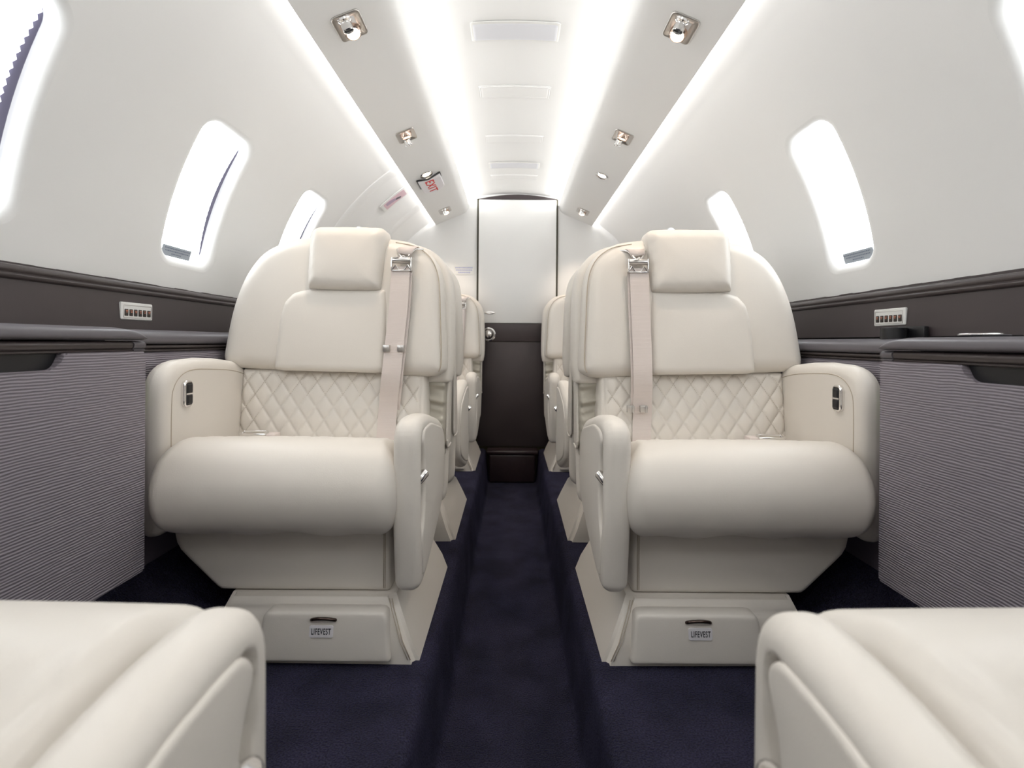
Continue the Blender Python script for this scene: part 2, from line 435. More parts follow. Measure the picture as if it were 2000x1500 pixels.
obj('upper_panel', bm, M['wall'], d, angle=30)
bm = bmesh.new()
P = [(DX0 + .01, H + .958)] + [(DX0 + .01 + (DX1 - DX0 - .02) * k / 14, H + .961 + .028 * math.sin(math.pi * k / 14)) for k in range(15)] + [(DX1 - .01, H + .958)]
extrude_y(bm, P, YW - .018, YW - .009); obj('arch_panel', bm, M['dark'], d, smooth=False)
bm = bmesh.new(); box(bm, DX0 + .007, DX1 - .007, YW - .022, YW - .009, H + .003, H + .124, .003)
obj('middle_panel', bm, M['dark'], d, angle=30)
bm = bmesh.new(); box(bm, DX0 + .007, DX1 - .007, YW - .022, YW - .009, H - .70, H - .001, .003)
obj('lower_panel', bm, M['dark'], d, angle=30)
RX = Matrix.Rotation(math.radians(90), 4, 'X')
bm = bmesh.new(); lathe(bm, [(.046, 0), (.046, .004), (.040, .007), (.036, .003), (.014, .003)], Matrix.Translation((-.163, YW - .022, H + .05)) @ RX, 32)
kn = obj('handle_rose', bm, M['chrome'], d, angle=50)
bm = bmesh.new(); lathe(bm, [(.010, 0), (.012, .012), (.022, .018), (.025, .027), (.020, .036), (.008, .040)], Matrix.Translation((-.163, YW - .024, H + .05)) @ RX, 28)
obj('knob', bm, M['chrome'], kn)
bm = bmesh.new(); lathe(bm, [(.036, 0), (.036, .002), (.030, .004), (.01, .002)], Matrix.Translation((-.158, YW - .021, H + .195)) @ RX @ Matrix.Diagonal((1, .3, 1, 1)), 28)
obj('finger_pull', bm, M['chrome'], d)
# leather box at the end of the aisle
t = thing('storage_box', 'dark brown leather box filling the end of the aisle under the door', 'box', (.0, YW - .075, -.2))
bm = bmesh.new(); box(bm, -.150, .150, -.05, .048, .002, .185, .012, 3); obj('body', bm, M['brown'], t, angle=50)
bm = bmesh.new(); box(bm, -.166, .168, -.058, .048, .186, .212, .009, 3); obj('lid', bm, M['brown'], t, angle=50)

# text-like rows (too small to read in the photograph)
def rows_of_marks(bm, cx, cz_, widths, hgt, gap, fn, step=.004):
    for r_, w_ in enumerate(widths):
        x = -w_ / 2; z = -r_ * (hgt + gap)
        while x < w_ / 2:
            l = random.choice((.5, .7, .6, .9)) * step
            vs = [bm.verts.new(fn(cx + a, cz_ + z + b)) for a, b in ((x, 0), (x + l, 0), (x + l, hgt), (x, hgt))]
            bm.faces.new(vs); x += l + step * .28
t = thing('bulkhead_placard', 'small white placard with three lines of blue print on aft wall left of door', 'placard', (-.335, YW - .001, H + .482))
bm = bmesh.new(); box(bm, -.068, .068, -.0015, 0, -.03, .03, .0006, 1); obj('plate', bm, M['white'], t, angle=30)
bm = bmesh.new(); rows_of_marks(bm, 0, .013, (.116, .108, .075), .008, .008, lambda a, b: (a, -.0022, b), .009); obj('print', bm, M['bluetext'], t, smooth=False, recalc=False)

# ------------------------------------------------------------------ ceiling panels
for k, (y0, y1, lens) in enumerate([(1.47, 1.565, 1), (1.84, 1.935, 0), (2.28, 2.37, 0), (2.62, 2.71, 1), (2.82, 2.90, 0)]):
    lab = ['frosted ceiling light panel, the nearest and largest of the ceiling panels', 'flush white ceiling panel, second from the camera along the aisle',
           'faint flush ceiling panel in the middle of the ceiling row', 'frosted ceiling light panel, the farther of the two frosted ones', 'faint flush ceiling panel closest to the aft door'][k]
    t = thing('ceiling_panel', lab, 'ceiling panel', (0, (y0 + y1) / 2, cz(0)), 'panels along the ceiling')
    bm = bmesh.new(); hw = .142; hy = (y1 - y0) / 2
    def cfn(a, b, c): return (a, b, cz(a) - cz(0) - c)
    soft_slab(bm, rrect(0, 0, hw, hy, .008), cfn, .0015, .006 if lens else .0028, .001, .002, n=(20, 8)); obj('frame', bm, M['white'] if lens else M['ceiling'], t, angle=40)
    bm = bmesh.new(); soft_slab(bm, rrect(0, 0, hw - .006, hy - .006, .006), cfn, .003, .0072 if lens else .0036, .001, .002, n=(20, 8))
    obj('lens' if lens else 'cover', bm, M['vent'] if lens else M['ceiling'], t, angle=40)

# ------------------------------------------------------------------ lamps in the soffits
SN = Vector((.075, 0, -.185)).normalized()      # not used directly; soffit underside slope
def soffit_frame(s, y, f=.52):
    a = Vector((s * .530, 0, H + .786)); b = Vector((s * .345, 0, H + .862))
    p = a.lerp(b, f); t = (b - a).normalized(); nrm = Vector((0, 1, 0)).cross(t).normalized()
    if nrm.z > 0: nrm = -nrm
    yv = Vector((0, 1, 0)); xv = yv.cross(nrm)
    m = Matrix((xv.to_4d(), yv.to_4d(), nrm.to_4d(), Vector((0, 0, 0, 1)))).transposed()
    m[3][0] = m[3][1] = m[3][2] = 0; m[3][3] = 1
    m[0][3] = p.x; m[1][3] = y; m[2][3] = p.z
    for r_ in range(3): pass
    return m
def lamp(s, y, square, lab, lens_first=True):
    m = soffit_frame(s, y)
    t = thing('reading_light', lab, 'reading light', (0, 0, 0), 'lights in the overhead panels'); t.matrix_world = m
    if square:
        bm = bmesh.new()
        def dish(A, B, D): return -.010 * np.clip(D / .03, 0, 1) ** 2
        soft_slab(bm, rrect(0, 0, .039, .047, .012), lambda a, b, c: (a, b, -c), -.004, .001, .002, .001, field=dish, n=(20, 20)); obj('plate', bm, M['satin'], t)
        sg = 1 if lens_first else -1
        L = Matrix.Translation((0, sg * .016, 0)) @ Matrix.Rotation(math.radians(14 * (1 if lens_first else -1)), 4, 'X')
        bm = bmesh.new(); lathe(bm, [(.023, -.006), (.0235, .006), (.021, .014), (.0175, .016), (.017, .011)], L, 32); be = obj('lamp_bezel', bm, M['lamptintmetal'], t, angle=40)
        bm = bmesh.new(); lathe(bm, [(.0168, .0115), (.012, .0125), (.002, .013)], L, 28); obj('lamp_lens', bm, M['lamp'], be)
        G = Matrix.Translation((.006, -sg * .024, 0)) @ Matrix.Rotation(math.radians(-14), 4, 'X')
        bm = bmesh.new(); lathe(bm, [(.019, -.004), (.018, .004), (.013, .008), (.0125, .010), (.015, .011), (.015, .026), (.0138, .0275), (.0125, .026), (.0115, .016)], G, 28); nz = obj('air_nozzle', bm, M['chrome'], t, angle=35)
        bm = bmesh.new(); lathe(bm, [(.0122, .0215), (.005, .0217), (.001, .0217)], G, 20); obj('nozzle_mouth', bm, M['black'], nz)
    else:
        bm = bmesh.new(); lathe(bm, [(.033, -.002), (.033, .003), (.030, .006), (.024, .003), (.023, .001)], Matrix(), 32); be = obj('lamp_bezel', bm, M['chrome'], t, angle=40)
        bm = bmesh.new(); lathe(bm, [(.0228, .0005), (.012, .003), (.001, .004)], Matrix(), 28); obj('lamp_lens', bm, M['lamp'], be)
    l = bpy.data.lights.new('reading_spot', 'SPOT'); l.energy = SPOT; l.color = (1, .80, .62); l.spot_size = math.radians(75); l.spot_blend = .8; l.shadow_soft_size = .018
    o = bpy.data.objects.new('reading_spot', l); COL.objects.link(o)
    o.location = m @ Vector((0, (-.016 if lens_first else .016) if square else 0, .03))
    o.rotation_euler = (math.radians(8 if lens_first else -8), 0, 0)
for s, nm in ((-1, 'left'), (1, 'right')):
    lamp(s, 1.24, True, 'square chrome reading light with air nozzle on %s overhead panel, nearest of that side' % nm, True)
    lamp(s, 1.90, True, 'square chrome reading light with air nozzle on %s overhead panel, second from the camera' % nm, False)
    lamp(s, 2.34, False, 'small round chrome downlight on %s overhead panel, %s' % (nm, 'just before the red lettered sign' if s < 0 else 'the only round one on that side'))
    lamp(s, 2.98, True, 'square chrome reading light at the aft end of the %s overhead panel' % nm, True)

# exit sign on the left soffit
m = soffit_frame(-1, 2.47, .50)
t = thing('exit_sign', 'white sign with red EXIT letters and a dark edge on left overhead panel', 'sign'); t.matrix_world = m
def bulge(A, B, D): return -.0
bm = bmesh.new(); soft_slab(bm, rpoly([(-.066, -.10, .006), (.052, -.10, .006), (.052, .06, .01), (-.012, .10, .03), (-.066, .06, .02)]), lambda a, b, c: (a, b, -c), -.020, .002, .006, .002, n=(14, 14)); obj('body', bm, M['sign'], t, angle=50)
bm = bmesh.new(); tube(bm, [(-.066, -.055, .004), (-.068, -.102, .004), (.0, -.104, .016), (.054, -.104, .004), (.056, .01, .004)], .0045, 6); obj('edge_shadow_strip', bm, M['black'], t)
bm = bmesh.new()
# local axes: x = ?, y = aft; letters run aft with their tops toward the aisle
xin = 1 if (m.to_3x3() @ Vector((1, 0, 0))).x > 0 else -1
base = Matrix(((0, xin, 0, .0), (1, 0, 0, -.012), (0, 0, 1, .0205), (0, 0, 0, 1)))
text_mesh(bm, 'EXIT', .064, base, .0006, .0009, 1.15); obj('letters', bm, M['red'], t, smooth=False)

# emergency exit hatch frame on the left wall
bm = bmesh.new()
h0, h1, hy0, hy1 = .18, 1.10, 2.20, 2.88
hc = ((hy0 + hy1) / 2, (h0 + h1) / 2)
def hl(ins): return rrect(hc[0], hc[1], (hy1 - hy0) / 2 - ins, (h1 - h0) / 2 - ins, .16 - ins * .6, 12)
rad = [(0, R + .004), (.002, R - .002), (.006, R - .0045), (.05, R - .0055), (.075, R - .002), (.09, R + .002)]
rg = [[bm.verts.new(arc(p[1], p[0], -1, rd)) for p in hl(i_)] for i_, rd in rad]
# resample ends so that the long edges follow the curve
bm.free(); bm = bmesh.new()
def fr(loopA, n=.03):
    out = []; base = hl(0)
    for i in range(len(base)):
        k = max(1, int((Vector(base[i]) - Vector(base[(i + 1) % len(base)])).length / n)); a = Vector(loopA[i]); b = Vector(loopA[(i + 1) % len(base)])
        out += [a.lerp(b, q_ / k) for q_ in range(k)]
    return out
rg = [[bm.verts.new(arc(p[1], p[0], -1, rd)) for p in fr(hl(i_))] for i_, rd in rad]
for i in range(len(rg) - 1):
    for k in range(len(rg[i])): bm.faces.new((rg[i][k], rg[i][(k + 1) % len(rg[i])], rg[i + 1][(k + 1) % len(rg[i])], rg[i + 1][k]))
struct(obj('door_2', bm, M['wall'], angle=60), 'raised white rounded frame of the emergency hatch on left wall near aft end', 'hatch')
# hatch placard
def wall_plate(name, lab, s, cy, ph, hy, hp, m1, th=.004):
    t = thing(name, lab, 'placard', arc(ph, cy, s))
    off = arc(ph, cy, s)
    bm = bmesh.new(); soft_slab(bm, rrect(0, 0, hy, hp, .004), lambda a, b, c: arc(ph + b, cy + a, s, R - c) - off, .0, th, .001, .001, n=(8, 8)); obj('plate', bm, m1, t, angle=40)
    return t, off
t, off = wall_plate('hatch_placard', 'white framed placard with a pink operating picture above the hatch', -1, 2.50, .885, .052, .085, M['white'], .007)
bm = bmesh.new(); soft_slab(bm, rrect(0, 0, .038, .068, .003), lambda a, b, c: arc(.885 + b, 2.50 + a, -1, R - c) - off, .0, .0080, 0, 0, n=(8, 8)); obj('picture', bm, M['pink'], t, angle=40)
bm = bmesh.new(); soft_slab(bm, rpoly([(-.03, -.055, .004), (.0, -.055, .004), (.012, -.01, .01), (.012, .02, .006), (-.018, .0, .004), (-.03, -.03, .004)]), lambda a, b, c: arc(.885 + b, 2.50 + a, -1, R - c) - off, .0, .0086, 0, 0, n=(8, 8)); obj('picture_figure', bm, M['mauve'], t, angle=40)
bm = bmesh.new(); soft_slab(bm, rpoly([(-.008, .008, .004), (.012, .002, .004), (.026, .03, .004), (.012, .038, .004)]), lambda a, b, c: arc(.885 + b, 2.50 + a, -1, R - c) - off, .0, .0092, 0, 0, n=(6, 6)); obj('picture_handle', bm, M['ledge'], t, angle=40)

# window placards (stuck on the lower end of the blinds' frames)
for s, nm in ((-1, 'left'), (1, 'right')):
    cy = 1.396 if s < 0 else 1.366; ph = WPHI - WHP + .016; rr_ = R + .0225
    off = arc(ph, cy, s, rr_)
    t = thing('window_placard', 'small grey placard with fine print at foot of the middle %s window' % nm, 'placard', off, 'grey window placards')
    ya, yb = -.072, .045
    bm = bmesh.new(); soft_slab(bm, rpoly([(ya, -.014, .002), (yb, -.014, .002), (yb, .016, .002), (ya, .016, .002)]), lambda a, b, c: arc(ph + b, cy + a, s, rr_ - c) - off, 0, .002, .0005, .0005, n=(6, 6)); obj('plate', bm, M['placard'], t, angle=40)
    bm = bmesh.new()
    rows_of_marks(bm, (ya + yb) / 2, .0075, (.10, .094, .04), .003, .0045, lambda a, b: arc(ph + b, cy + a, s, rr_ - .0026) - off, .006); obj('print', bm, M['placardtext'], t, smooth=False, recalc=False)

# ------------------------------------------------------------------ side panels, belt rail
k = 3
for s, side, dz in ((-1, 'left', 0), (1, 'right', -.0)):
    bm = bmesh.new()
    P = [(.952, .02), (.960, .122), (.985, .122), (.985, .02)]
    extrude_y(bm, [(s * a, H + b) for a, b in P], Y0C, YW)
    struct(obj('trim_%d' % k, bm, M['dark'], smooth=False)); k += 1
    bm = bmesh.new()
    P = rpoly([(.960, .121, .003), (.953, .124, .003), (.951, .131, .004), (.957, .134, .002), (.953, .139, .004), (.956, .149, .005), (.975, .153, .003), (.990, .153, .0), (.99, .121, .0)], 4)
    extrude_y(bm, [(s * a, H + b - (.008 if s < 0 else .010)) for a, b in P], Y0C, YW)
    struct(obj('trim_%d' % k, bm, M['darktrim'], angle=50)); k += 1
# ------------------------------------------------------------------ cabinets and ledges
CE = .993
for s, side, dz in ((-1, 'left', -.006), (1, 'right', -.015)):
    Z = H + dz
    t = thing('side_cabinet', 'lilac grey rippled side cabinet with dark padded lid, at the %s edge' % side, 'cabinet', (s * .85, 0, Z), 'side cabinets beside the near seats')
    X = lambda a: s * (a - .85)
    bm = bmesh.new(); a0, a1 = sorted((X(.785), X(.95))); box(bm, a0, a1, .50, CE - .004, -.470, -.02); obj('body', bm, M['lilacplain'], t, smooth=False)
    # door with the finger notch cut in its top edge
    bm = bmesh.new()
    ny1 = .815
    o_ = rpoly([(CE, -.478, .004), (CE, -.019, .006), (ny1 + .0, -.019, .004), (ny1 - .013, -.047, .014), (.50, -.047, .0), (.50, -.478, .0)], 5)
    o_ = [(p[0], p[1]) for p in o_]
    vs0 = [bm.verts.new((X(.770), p[0], p[1])) for p in o_]; vs1 = [bm.verts.new((X(.786), p[0], p[1])) for p in o_]
    bm.faces.new(vs0); bm.faces.new(vs1[::-1])
    for i in range(len(o_)): bm.faces.new((vs0[i], vs0[(i + 1) % len(o_)], vs1[(i + 1) % len(o_)], vs1[i]))
    bmesh.ops.bevel(bm, geom=[e for e in bm.edges if all(v in vs0 for v in e.verts)], offset=.003, segments=2, affect='EDGES')
    dr = obj('cabinet_door', bm, M['lilac'], t, angle=35)
    bm = bmesh.new(); a0, a1 = sorted((X(.7865), X(.784))); box(bm, a0, a1, .505, ny1 - .002, -.052, -.018); obj('handle_recess', bm, M['black'], dr, smooth=False)
    bm = bmesh.new()
    P = rpoly([(.795, -.020, 0), (.775, -.019, .002), (.7735, -.0155, .001), (.778, -.0145, .001), (.774, -.012, .003), (.772, -.004, .004), (.776, .001, .003), (.795, .003, 0)], 4)
    extrude_y(bm, [(X(a), b) for a, b in P], .50, CE - .030); obj('rail', bm, M['darktrim'], t, angle=50)
    bm = bmesh.new(); P2 = [(a - .0015, b) for a, b in P]
    extrude_y(bm, [(X(a), b) for a, b in P2], CE - .028, CE + .002); obj('rail_end', bm, M['ledge'], t, angle=50)
    # padded lid, rounded end
    bm = bmesh.new()
    def lidprof(q):      # q: 1 full, to 0 at the end
        return rpoly([(.948, .004, .0), (.776, .004, .003), (.765, .008, .006), (.770, .016 * q + .008, .012), (.80, .006 + .024 * q, .02), (.948, .008 + .024 * q, .0)], 5)
    ys = [(.50, 1)] + [(CE - .045 + .045 * math.sin(a), max(.05, math.cos(a))) for a in np.linspace(0, math.pi / 2 * .98, 10)]
    RR = [[bm.verts.new((X(a), y, b)) for a, b in lidprof(q)] for y, q in ys]
    for i in range(len(RR) - 1):
        for j in range(len(RR[0])): bm.faces.new((RR[i][j], RR[i][(j + 1) % len(RR[0])], RR[i + 1][(j + 1) % len(RR[0])], RR[i + 1][j]))
    bm.faces.new(RR[0]); bm.faces.new(RR[-1]); obj('lid', bm, M['ledge'], t, angle=60)
    # ledge beyond
    t = thing('side_ledge', 'dark padded armrest ledge on %s wall running aft past the seats' % side, 'ledge', (s * .88, 1.0, Z), 'side ledges along the walls')
    X = lambda a: s * (a - .88)
    bm = bmesh.new(); P = rpoly([(.950, -.004, 0), (.866, -.006, .004), (.858, 0, .008), (.863, .018, .012), (.885, .0285, .015), (.950, .031, 0)], 5)
    extrude_y(bm, [(X(a), b) for a, b in P], -.003, 2.195); obj('lid', bm, M['ledge'], t, angle=60)
    bm = bmesh.new(); P = rpoly([(.90, -.024, 0), (.868, -.024, .003), (.866, -.019, .002), (.872, -.018, .001), (.864, -.014, .004), (.864, -.008, .003), (.90, -.005, 0)], 4)
    extrude_y(bm, [(X(a), b) for a, b in P], -.003, 2.195); obj('rail', bm, M['darktrim'], t, angle=50)
    bm = bmesh.new(); a0, a1 = sorted((X(.872), X(.95))); box(bm, a0, a1, -.003, 2.195, -.088, -.024, .004); obj('front_panel', bm, M['lilac'], t, angle=30)
    bm = bmesh.new(); a0, a1 = sorted((X(.94), X(.95))); box(bm, a0, a1, -.003, 2.195, -.22, -.088); obj('pocket_back', bm, M['black'], t, smooth=False)
    bm = bmesh.new(); a0, a1 = sorted((X(.885), X(.955))); box(bm, a0, a1, -.003, 2.195, -.545, -.215, .003); obj('lower_panel', bm, M['lilacplain'], t, angle=30)
    # safety cards
    yy = 1.115 if s < 0 else 1.105
    t = thing('safety_card', 'lime green and white card tucked in the pocket beside the %s seat' % side, 'card', (s * .905, yy, Z - .088), 'cards in the side pockets')
    bm = bmesh.new(); box(bm, -.02, .028, -.09, .09, -.026, -.014, .002); obj('green_band', bm, M['lime'], t, angle=30)
    bm = bmesh.new(); box(bm, -.020, .028, -.09, .09, -.034, -.0262, .001); obj('white_band', bm, M['white'], t, angle=30)
    bm = bmesh.new(); box(bm, -.020, .028, -.09, .09, -.050, -.0345, .002); obj('lower_band', bm, M['lime'], t, angle=30)
    bm = bmesh.new(); box(bm, -.020, .028, -.09, .09, -.1265, -.0505, .001); obj('card_body', bm, M['white'], t, angle=30)
    # switch panel
    cy = 1.20; 
    t = thing('switch_panel', 'white switch plate with six small dark buttons on the %s dark side panel' % side, 'switch panel', (s * .955, cy, H + .070), 'switch panels on the side walls')
    XX = lambda a: s * -a
    def sfn(a, b, c): return (s * -c, a, b)
    bm = bmesh.new(); soft_slab(bm, rrect(0, 0, .050, .0215, .003), sfn, -.004, .004, .001, .002, n=(12, 10)); obj('plate', bm, M['white'], t, angle=40)
    bm = bmesh.new(); tube(bm, [(s * -.0045, a, b) for a, b in rrect(0, -.001, .044, .0155, .001, 1)], .0006, 5, True); obj('groove', bm, M['satin'], t)
    for q_ in range(6):
        ya = -.0385 + q_ * .0143
        bm = bmesh.new(); soft_slab(bm, rrect(ya + .0028, -.004, .0054, .0085, .0008), sfn, .002, .0055, .0005, .0008, n=(5, 5)); bt = obj('button', bm, M['button'], t, angle=40)
        bm = bmesh.new()
        for zz, ww in ((-.0005, .0035), (-.004, .0025)):
            a_ = ya + .0028
            vs = [bm.verts.new(sfn(a_ + p, zz + q2, .0057)) for p, q2 in ((-ww, 0), (ww, 0), (ww, .0018), (-ww, .0018))]; bm.faces.new(vs)
        obj('legend', bm, M['legend'], bt, smooth=False)
# cup holder and chrome ring on the right
t = thing('cup_holder', 'black fold-out cup holder on right dark panel below the switch plate', 'cup holder', (.925, 1.125, H + .036))
bm = bmesh.new(); box(bm, .012, .026, -.045, .035, -.02, .008, .004); obj('bracket', bm, M['black'], t, angle=40)
bm = bmesh.new(); lathe(bm, [(.024, -.026), (.026, -.024), (.026, .004), (.0235, .005), (.022, .002), (.022, -.015)], Matrix.Translation((-.012, .012, 0)), 28); obj('cup_ring', bm, M['black'], t, angle=40)
t = thing('drink_holder_ring', 'thin chrome ring set in the right cabinet lid', 'drink holder', (.84, .845, H - .015 + .0325))
bm = bmesh.new(); tube(bm, [(.033 * math.cos(a), .033 * math.sin(a), .002) for a in np.linspace(0, 2 * math.pi, 33)[:-1]], .002, 6, True); obj('ring', bm, M['chrome'], t)
bm = bmesh.new(); lathe(bm, [(.031, 0), (.030, .0015), (.02, .001)], Matrix(), 28); obj('well', bm, M['black'], t)

# ------------------------------------------------------------------ seats
FL = 1.05                        # distance of the first seat's base front
def uw(px, py, Y): return (.525 - (1002 - px) * Y / F, H - (py - 668) * Y / F)
LEAN = .10
def make_seat(sx, label, short_back_hooks=False):
    root = thing('airplane_seat', label, 'seat', (0, 0, 0), 'cream leather cabin seats')
    L = M['leather']
    R_ = sx < 0
    def fuw(a, b, c): return (sx * a, c, b)                                    # outline in (u, w), thickness along v
    def fback(a, b, c): return (sx * a, c + LEAN * (b - .63), b)
    def fvw(a, b, c): return (sx * c, a, b)                                    # outline in (v, w), thickness along u
    # plinth
    bm = bmesh.new()
    rings = [(0, [(-.075, .004), (.320, .0), (.322, .470), (-.09, .480)]), (.045, [(-.122, .006), (.300, .004), (.304, .470), (-.12, .485)]),
             (.110, [(-.132, .020), (.270, .022), (.276, .440), (-.11, .46)]), (.128, [(-.128, .040), (.256, .042), (.262, .42), (-.10, .44)])]
    V = [[bm.verts.new((sx * u, v, w_)) for u, v in r_] for w_, r_ in rings]
    bm.faces.new(V[0]); bm.faces.new(V[-1])
    for i in range(3):
        for k_ in range(4): bm.faces.new((V[i][k_], V[i][(k_ + 1) % 4], V[i + 1][(k_ + 1) % 4], V[i + 1][k_]))
    vert = [e for e in bm.edges if abs(e.verts[0].co.z - e.verts[1].co.z) > .01]
    bmesh.ops.bevel(bm, geom=vert, offset=.014, segments=3, affect='EDGES')
    up_ = [e for e in bm.edges if all(abs(v.co.z - .110) < .002 for v in e.verts)]
    bmesh.ops.bevel(bm, geom=up_, offset=.012, segments=3, affect='EDGES')
    base = obj('plinth', bm, L, root, angle=38)
    bm = bmesh.new(); P = [(sx * .303, -.0025, .012), (sx * .285, .0005, .05), (sx * .262, .0195, .108), (sx * .252, .036, .127)]
    tube(bm, P, .0011, 6); P = [(x - sx * .006, y, z) for x, y, z in P]; tube(bm, P, .0009, 6); obj('seam', bm, M['seam'], base)
    # life vest drawer
    bm = bmesh.new()
    soft_slab(bm, rpoly([(-.037, .012, .006), (.261, .012, .006), (.250, .117, .018), (-.022, .117, .018)]), lambda a, b, c: (sx * a, c + .10 * b, b), -.016, .02, .006, .003, .002, n=(26, 16))
    dr = obj('drawer', bm, L, root)
    bm = bmesh.new(); hx, hz = .112, .104
    tube(bm, [(sx * (hx + .027 * math.cos(a)), -.0135 + .10 * hz - .012 * math.sin(a) ** .7, hz - .004 + .009 * math.sin(a)) for a in np.linspace(.02, math.pi - .02, 15)], .0036, 8); obj('handle', bm, M['bronze'], dr)
    bm = bmesh.new(); lx, lz = .109, .079
    soft_slab(bm, rrect(lx, lz, .026, .0125, .003), lambda a, b, c: (sx * a, c + .10 * b, b), -.0205, -.017, .0005, .0005, n=(6, 6)); st = obj('sticker', bm, M['sign'], dr, angle=40)
    bm = bmesh.new(); tm = Matrix.Translation((sx * lx, -.0209 + .10 * lz, lz)) @ Matrix.Rotation(math.radians(90 - 5.7), 4, 'X')
    text_mesh(bm, 'LIFEVEST', .0180, tm, .0003, .00015, .56); obj('lettering', bm, M['ink'], st, smooth=False)
    # pedestal
    bm = bmesh.new()
    soft_slab(bm, rpoly([(-.160, .128, .012), (.240, .128, .006), (.240, .32, .004), (-.272, .32, .004), (-.272, .235, .03)]), fuw, .062, .47, .010, .02, n=(22, 16))
    pe = obj('pedestal', bm, L, root)
    bm = bmesh.new(); tube(bm, [(sx * .229, .0605, .138), (sx * .229, .0605, .30)], .0010, 5); tube(bm, [(sx * .2255, .0605, .138), (sx * .2255, .0605, .30)], .0008, 5); obj('seam', bm, M['seam'], pe)
    # seat cushion: profile lofted across the seat
    prof = crom([(.41, .36), (.41, .405), (.36, .42), (.25, .438), (.14, .468), (.07, .4865), (.02, .483), (-.025, .458), (-.052, .41), (-.055, .365), (-.038, .318), (-.005, .290), (.05, .282), (.2, .29), (.36, .31)], True, 5)
    cen = Vector((.02, .385)); u0, u1 = -.276, .288; NS = 84
    bm = bmesh.new(); V = []; er = .055
    for i in range(NS + 1):
        tt = spacing(NS, .55)[i]; u = u0 + (u1 - u0) * tt
        de = min(u - u0, u1 - u); kk = min(1, de / er); q_ = math.sqrt(max(0, 1 - (1 - kk) ** 2))
        ring = []
        for p in prof:
            front = max(0, min(1, (.20 - p.x) / .15))
            ins = (1 - q_) * (.045 * front + .022)
            d_ = Vector((p.x, p.y)) - cen; ln = d_.length
            c2 = Vector((min(max(p.x, .02), .38), .385)); d2 = Vector((p.x, p.y)) - c2
            pp = Vector((p.x, p.y)) - (d2.normalized() * min(ins * 1.35, d2.length * .9) if d2.length > 1e-4 else Vector((0, 0)))
            # gentle crown across the seat and quilting behind the roll
            if p.x > .065 and p.y > .4:
                fa = min(1, (p.x - .065) / .03) * min(1, de / .05)
                A_, B_ = (u / .052 + p.x / .075), (u / .052 - p.x / .075)
                g = math.exp(-(min(A_ % 1, 1 - A_ % 1) / .09) ** 2) + math.exp(-(min(B_ % 1, 1 - B_ % 1) / .09) ** 2)
                pp.y -= .0035 * min(1, g) * fa
            pp.y += .004 * math.cos(math.pi * (u - .006) / .56) * (1 if p.y > .4 else 0)
            if p.y < .30: pp.y += .0025 * math.sin(u * 41) + .002 * math.sin(u * 23 + 1)
            kk2 = max(0, min(1, (pp.x + .012) / .05)); ring.append(bm.verts.new((sx * (u - max(0, u - .2) * .34 * kk2), pp.x, pp.y)))
        V.append(ring)
    for i in range(NS):
        for k_ in range(len(prof)): bm.faces.new((V[i][k_], V[i][(k_ + 1) % len(prof)], V[i + 1][(k_ + 1) % len(prof)], V[i + 1][k_]))
    bm.faces.new(V[0]); bm.faces.new(V[-1])
    cu = obj('seat_cushion', bm, L, root)
    # quilted lower back
    YQ = 1.405
    ol = [uw(472, 722, YQ), uw(832, 728, YQ), uw(836, 800, YQ), uw(838, 905, YQ), uw(469, 905, YQ), uw(470, 800, YQ)]
    us = uw(822, 760, YQ)[0]
    def quilt(A, B, D):
        fa = np.clip((us - A) / .010, 0, 1) * np.clip(D / .012, 0, 1)
        a_ = A / .0515 + B / .0745; b_ = A / .0515 - B / .0745
        da = np.abs(a_ - np.round(a_)); db = np.abs(b_ - np.round(b_))
        g = np.maximum(np.exp(-(da / .055) ** 2), np.exp(-(db / .055) ** 2))
        pil = np.abs(np.sin(np.pi * a_)) ** .6 * np.abs(np.sin(np.pi * b_)) ** .6
        seam = np.exp(-((A - us - .004) / .003) ** 2) * .004
        return (.0038 * pil - .0026 * g) * fa - seam
    bm = bmesh.new(); soft_slab(bm, rpoly([(*ol[0], .01), (*ol[1], .01), (*ol[2], .0), (*ol[3], .005), (*ol[4], .005), (*ol[5], 0)]), fback, .352, .43, .022, .01, .006, 0, n=(170, 84), field=quilt, dense=.2)
    bl = obj('quilted_back', bm, L, root)
    # stitches along the quilting
    bm = bmesh.new()
    ub0, ub1 = uw(478, 800, YQ)[0], us - .006; wb0, wb1 = .44, uw(600, 727, YQ)[1] - .006
    for sg in (1, -1):
        for n_ in range(-40, 40):
            w_ = wb0
            while w_ < wb1:
                a_ = (n_ - sg * w_ / .0745) * .0515; a2 = (n_ - sg * (w_ + .0030) / .0745) * .0515
                if ub0 < a_ < ub1 and ub0 < a2 < ub1:
                    yv = .352 - .006 * .6 + .0008 + LEAN * (w_ - .63)
                    e = .0005; dx_, dz_ = (a2 - a_), .0030; ln = math.hypot(dx_, dz_); nx, nz = -dz_ / ln * e, dx_ / ln * e
                    vs = [bm.verts.new((sx * (a_ + nx), yv, w_ + nz)), bm.verts.new((sx * (a_ - nx), yv, w_ - nz)), bm.verts.new((sx * (a2 - nx), yv, w_ + .003 - nz)), bm.verts.new((sx * (a2 + nx), yv, w_ + .003 + nz))]
                    bm.faces.new(vs)
                w_ += .0052
    obj('quilting_stitches', bm, M['seam'], bl, smooth=False)
    # upper back bolster
    YB = 1.412
    pts = [(443, 708), (447, 670), (457, 618), (470, 575), (489, 534), (518, 498), (556, 478), (600, 468), (700, 465), (770, 470), (808, 478), (838, 496), (856, 522), (865, 560), (868, 630), (872, 712), (864, 730), (838, 737), (760, 733), (640, 728), (520, 725), (462, 722)]
    def Yl(py): return YB + LEAN * (H - (py - 668) * 1.4 / F - .63)
    poly = [uw(x, y, Yl(y)) for x, y in pts]
